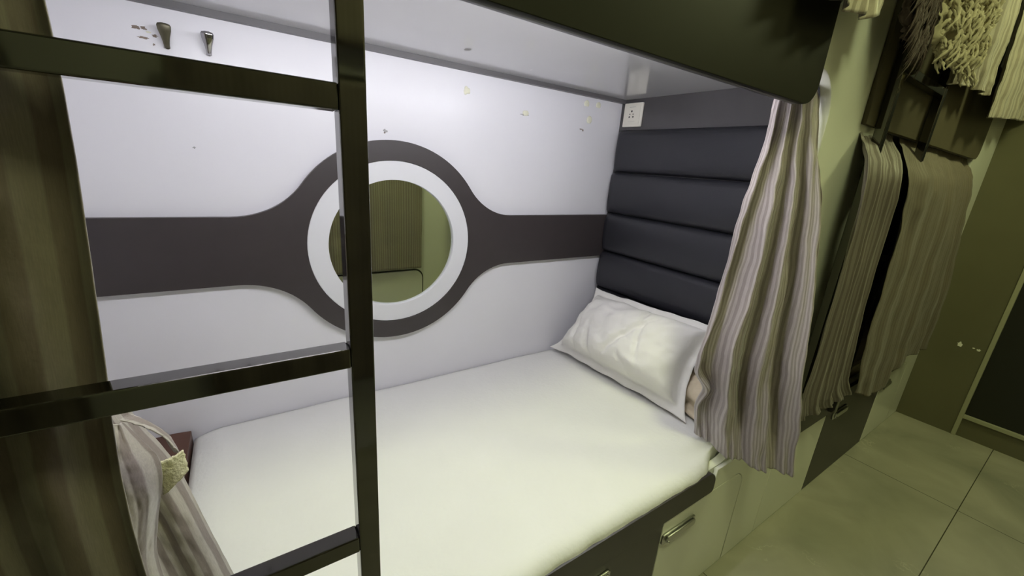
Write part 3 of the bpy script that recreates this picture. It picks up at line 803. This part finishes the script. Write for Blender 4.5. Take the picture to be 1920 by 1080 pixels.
o = cloth('bunk_curtain', rows, M['plain'], None, nu=200, nv=90, width=1.1, fold=waves(5.0, 0.006, 0.007, 1.0), wr=0.006, seed=50)
tag(o, 'plain brown curtain on the farther bunk, wide right piece next to the end wall', 'curtain', 'lower curtains of the farther bunk')
# things showing in the gap: mattress edge
o = box('mattress', 0.10, 1.76, -0.76, -0.005, 0.407, 0.50, M['beige'], None, bevel=0.02, seg=3)
tag(o, 'beige mattress mostly hidden behind the curtains of the farther bunk', 'mattress')

# ------------------------------------------------------------------ upper curtains
rows = [[(-0.470, -0.842, z) if i == 0 else (lerp(-0.47, -0.175, i / 3), -0.842 - 0.01 * math.sin(i), z + (0.028 if (z < 1.6 and i == 3) else (-.006 if z < 1.6 and i in (1, 2) else 0))) for i in range(4)] for z in (2.30, 2.0, 1.75, 1.562)]
o = cloth('upper_curtain', rows, M['upper'], None, nu=120, nv=50, width=0.55, fold=waves(4, 0.008, 0.010), wr=0.004, seed=60)
tag(o, 'cream striped curtain of the bunk above, hanging over the dark fascia corner', 'curtain', 'curtains of the upper bunks')
rows = [
    [(0.43, -0.842, 2.30), (0.60, -0.842, 2.30), (0.82, -0.842, 2.30)],
    [(0.43, -0.848, 1.90), (0.60, -0.850, 1.90), (0.85, -0.850, 1.90)],
    [(0.43, -0.850, 1.70), (0.62, -0.852, 1.70), (0.87, -0.850, 1.70)],
    [(0.405, -0.850, 1.545), (0.66, -0.852, 1.575), (0.885, -0.850, 1.580)],
]
o = cloth('upper_curtain', rows, M['upper'], None, nu=120, nv=60, width=0.75, fold=waves(4, 0.008, 0.009, 2.0), wr=0.004, seed=70)
tag(o, 'olive-cream striped curtain of the farther upper bunk, right of the woolly shawl', 'curtain', 'curtains of the upper bunks')
rows = [
    [(0.84, -0.858, 2.30), (1.25, -0.856, 2.30), (1.70, -0.850, 2.30)],
    [(0.86, -0.862, 1.90), (1.30, -0.860, 1.90), (1.76, -0.850, 1.90)],
    [(0.90, -0.864, 1.68), (1.38, -0.860, 1.70), (1.78, -0.850, 1.70)],
    [(0.93, -0.864, 1.515), (1.42, -0.862, 1.565), (1.79, -0.850, 1.600)],
]
o = cloth('upper_curtain', rows, M['upper'], None, nu=160, nv=60, width=1.15, fold=waves(5, 0.008, 0.010, 0.4), wr=0.004, seed=80)
tag(o, 'olive-cream striped curtain in the top right corner, closest to the end wall', 'curtain', 'curtains of the upper bunks')

# ------------------------------------------------------------------ shawls over the farther upper rail
def tassels(bm, path, n, length, r, sd, y=-0.885):
    rnd = random.Random(sd)
    for k in range(n):
        u = (k + 0.5) / n; p = poly_at(path, u)
        L = length * rnd.uniform(0.7, 1.2); ph = rnd.uniform(0, 6.28); sx = rnd.uniform(-0.35, 0.35)
        pts, rs = [], []
        m_ = 9
        for i in range(m_ + 1):
            s = i / m_
            pts.append((p.x + sx * L * s + 0.006 * math.sin(5 * s + ph), p.y - 0.012 * math.sin(3 * s + ph) - rnd.uniform(0, .003), p.z - L * s + 0.3 * abs(sx) * L * s))
            rs.append(r * (0.75 + 0.35 * math.sin(s * 22 + ph)) * (1 - 0.55 * s ** 3))
        tube(bm, pts, rs, 7)
t = empty('fringed_shawl', (0.2, -0.87, 1.6), 'cream woolly shawl with knotted fringe hung over the farther upper bunk rail', 'shawl')
rows = [
    [(0.06, -0.852, 1.80), (0.20, -0.862, 1.80), (0.40, -0.862, 1.80)],
    [(0.055, -0.862, 1.72), (0.20, -0.876, 1.71), (0.41, -0.872, 1.70)],
    [(0.05, -0.870, 1.66), (0.21, -0.884, 1.65), (0.40, -0.878, 1.64)],
    [(0.06, -0.868, 1.58), (0.22, -0.882, 1.56), (0.36, -0.876, 1.57)],
]
cloth('wool_cloth', rows, M['shawl'], t, nu=90, nv=60, width=0.4, fold=waves(3, 0.006, 0.008), wr=0.022, seed=90, solid=0.004)
bm = bmesh.new()
for (zz, n, L, sd) in ((1.745, 22, 0.055, 6), (1.715, 24, 0.060, 1), (1.675, 26, 0.065, 2), (1.635, 26, 0.07, 3), (1.590, 24, 0.06, 4)):
    tassels(bm, [Vector((0.075, -0.893, zz - .01)), Vector((0.22, -0.903, zz)), Vector((0.385, -0.897, zz - 0.004))], n, L, 0.0052, sd)
o = finish('fringe', bm, M['shawl'], t, smooth=True); o['kind'] = 'stuff'
t = empty('brown_shawl', (0.0, -0.87, 1.6), 'dark brown shaggy shawl hanging left of the cream woolly shawl', 'shawl')
rows = [
    [(-0.150, -0.842, 1.80), (-0.06, -0.852, 1.80), (0.045, -0.850, 1.80)],
    [(-0.145, -0.850, 1.72), (-0.05, -0.860, 1.71), (0.045, -0.856, 1.70)],
    [(-0.105, -0.850, 1.65), (-0.03, -0.860, 1.64), (0.045, -0.856, 1.64)],
    [(-0.050, -0.850, 1.58), (0.00, -0.860, 1.57), (0.045, -0.854, 1.57)],
]
cloth('wool_cloth', rows, M['hair'], t, nu=50, nv=50, width=0.3, fold=waves(2, 0.006, 0.008), wr=0.014, seed=95, solid=0.003)
bm = bmesh.new(); rnd = random.Random(5)
for k in range(260):
    x = rnd.uniform(-0.135, 0.05); z = rnd.uniform(1.58, 1.76); 
    if x < -0.11 + (1.70 - z) * 0.6: continue
    L = rnd.uniform(0.05, 0.11); sx = rnd.uniform(-0.5, 0.2)
    tube(bm, [(x + sx * L * s + .004 * math.sin(6 * s + k), -0.862 - 0.016 * math.sin(2.6 * s), z - L * s) for s in (0, .25, .5, .75, 1)], [.0022, .0024, .002, .0015, .0006], 5)
o = finish('shaggy_yarn', bm, M['hair'], t, smooth=True); o['kind'] = 'stuff'

# ------------------------------------------------------------------ across the aisle (seen in the round mirror)
def opposite_base(ox):
    t = empty('storage_base', (ox, YO, 0), 'pale storage door under the curtained bunk across the aisle' if ox < 0 else 'pale storage door across the aisle by the end door', 'storage unit')
    lp = rrect(ox - 0.40, ox + 0.36, 0.02, 0.325, (0.002, 0.002, 0.07, 0.07), 8)
    plate('door', [lp], YO + 0.020, YO + 0.030, M['panel'], t, bevel=0.0015)
    plate('reveal', [rrect(ox - 0.41, ox + 0.37, 0.012, 0.338, (0.002, 0.002, 0.078, 0.078), 8)], YO + 0.0202, YO + 0.0225, M['door'], t)
opposite_base(-0.42 )
opposite_base(0.90)
for (a, b, zb, lab, sd) in ((-1.46, -0.075, 0.352, 'grey-brown curtain drawn across the bunk opposite, seen in the mirror', 1),
                        (0.20, 1.60, 0.44, 'brown curtain across the aisle next to the end door', 2), (-3.1, -1.75, 0.40, 'brown curtain across the aisle behind the camera', 3)):
    rows = [[(lerp(a, b, i / 6), YO + 0.055, z) for i in range(7)] for z in (1.46, 1.1, 0.75, zb)]
    o = cloth('bunk_curtain', rows, M['opposite_stripe'], None, nu=220, nv=40, width=b - a + 0.5, fold=waves(9, 0.008, 0.006, sd), wr=0.006, seed=100 + sd)
    tag(o, lab, 'curtain', 'curtains across the aisle')
    rows = [[(lerp(a, b, i / 6), YO + 0.055, z) for i in range(7)] for z in (2.34, 2.1, 1.8, 1.56)]
    o = cloth('upper_curtain', rows, M['opposite_stripe'], None, nu=160, nv=20, width=b - a + 0.5, fold=waves(7, 0.008, 0.006, sd), wr=0.006, seed=110 + sd)
    tag(o, lab.replace('curtain', 'upper curtain', 1), 'curtain', 'curtains across the aisle')
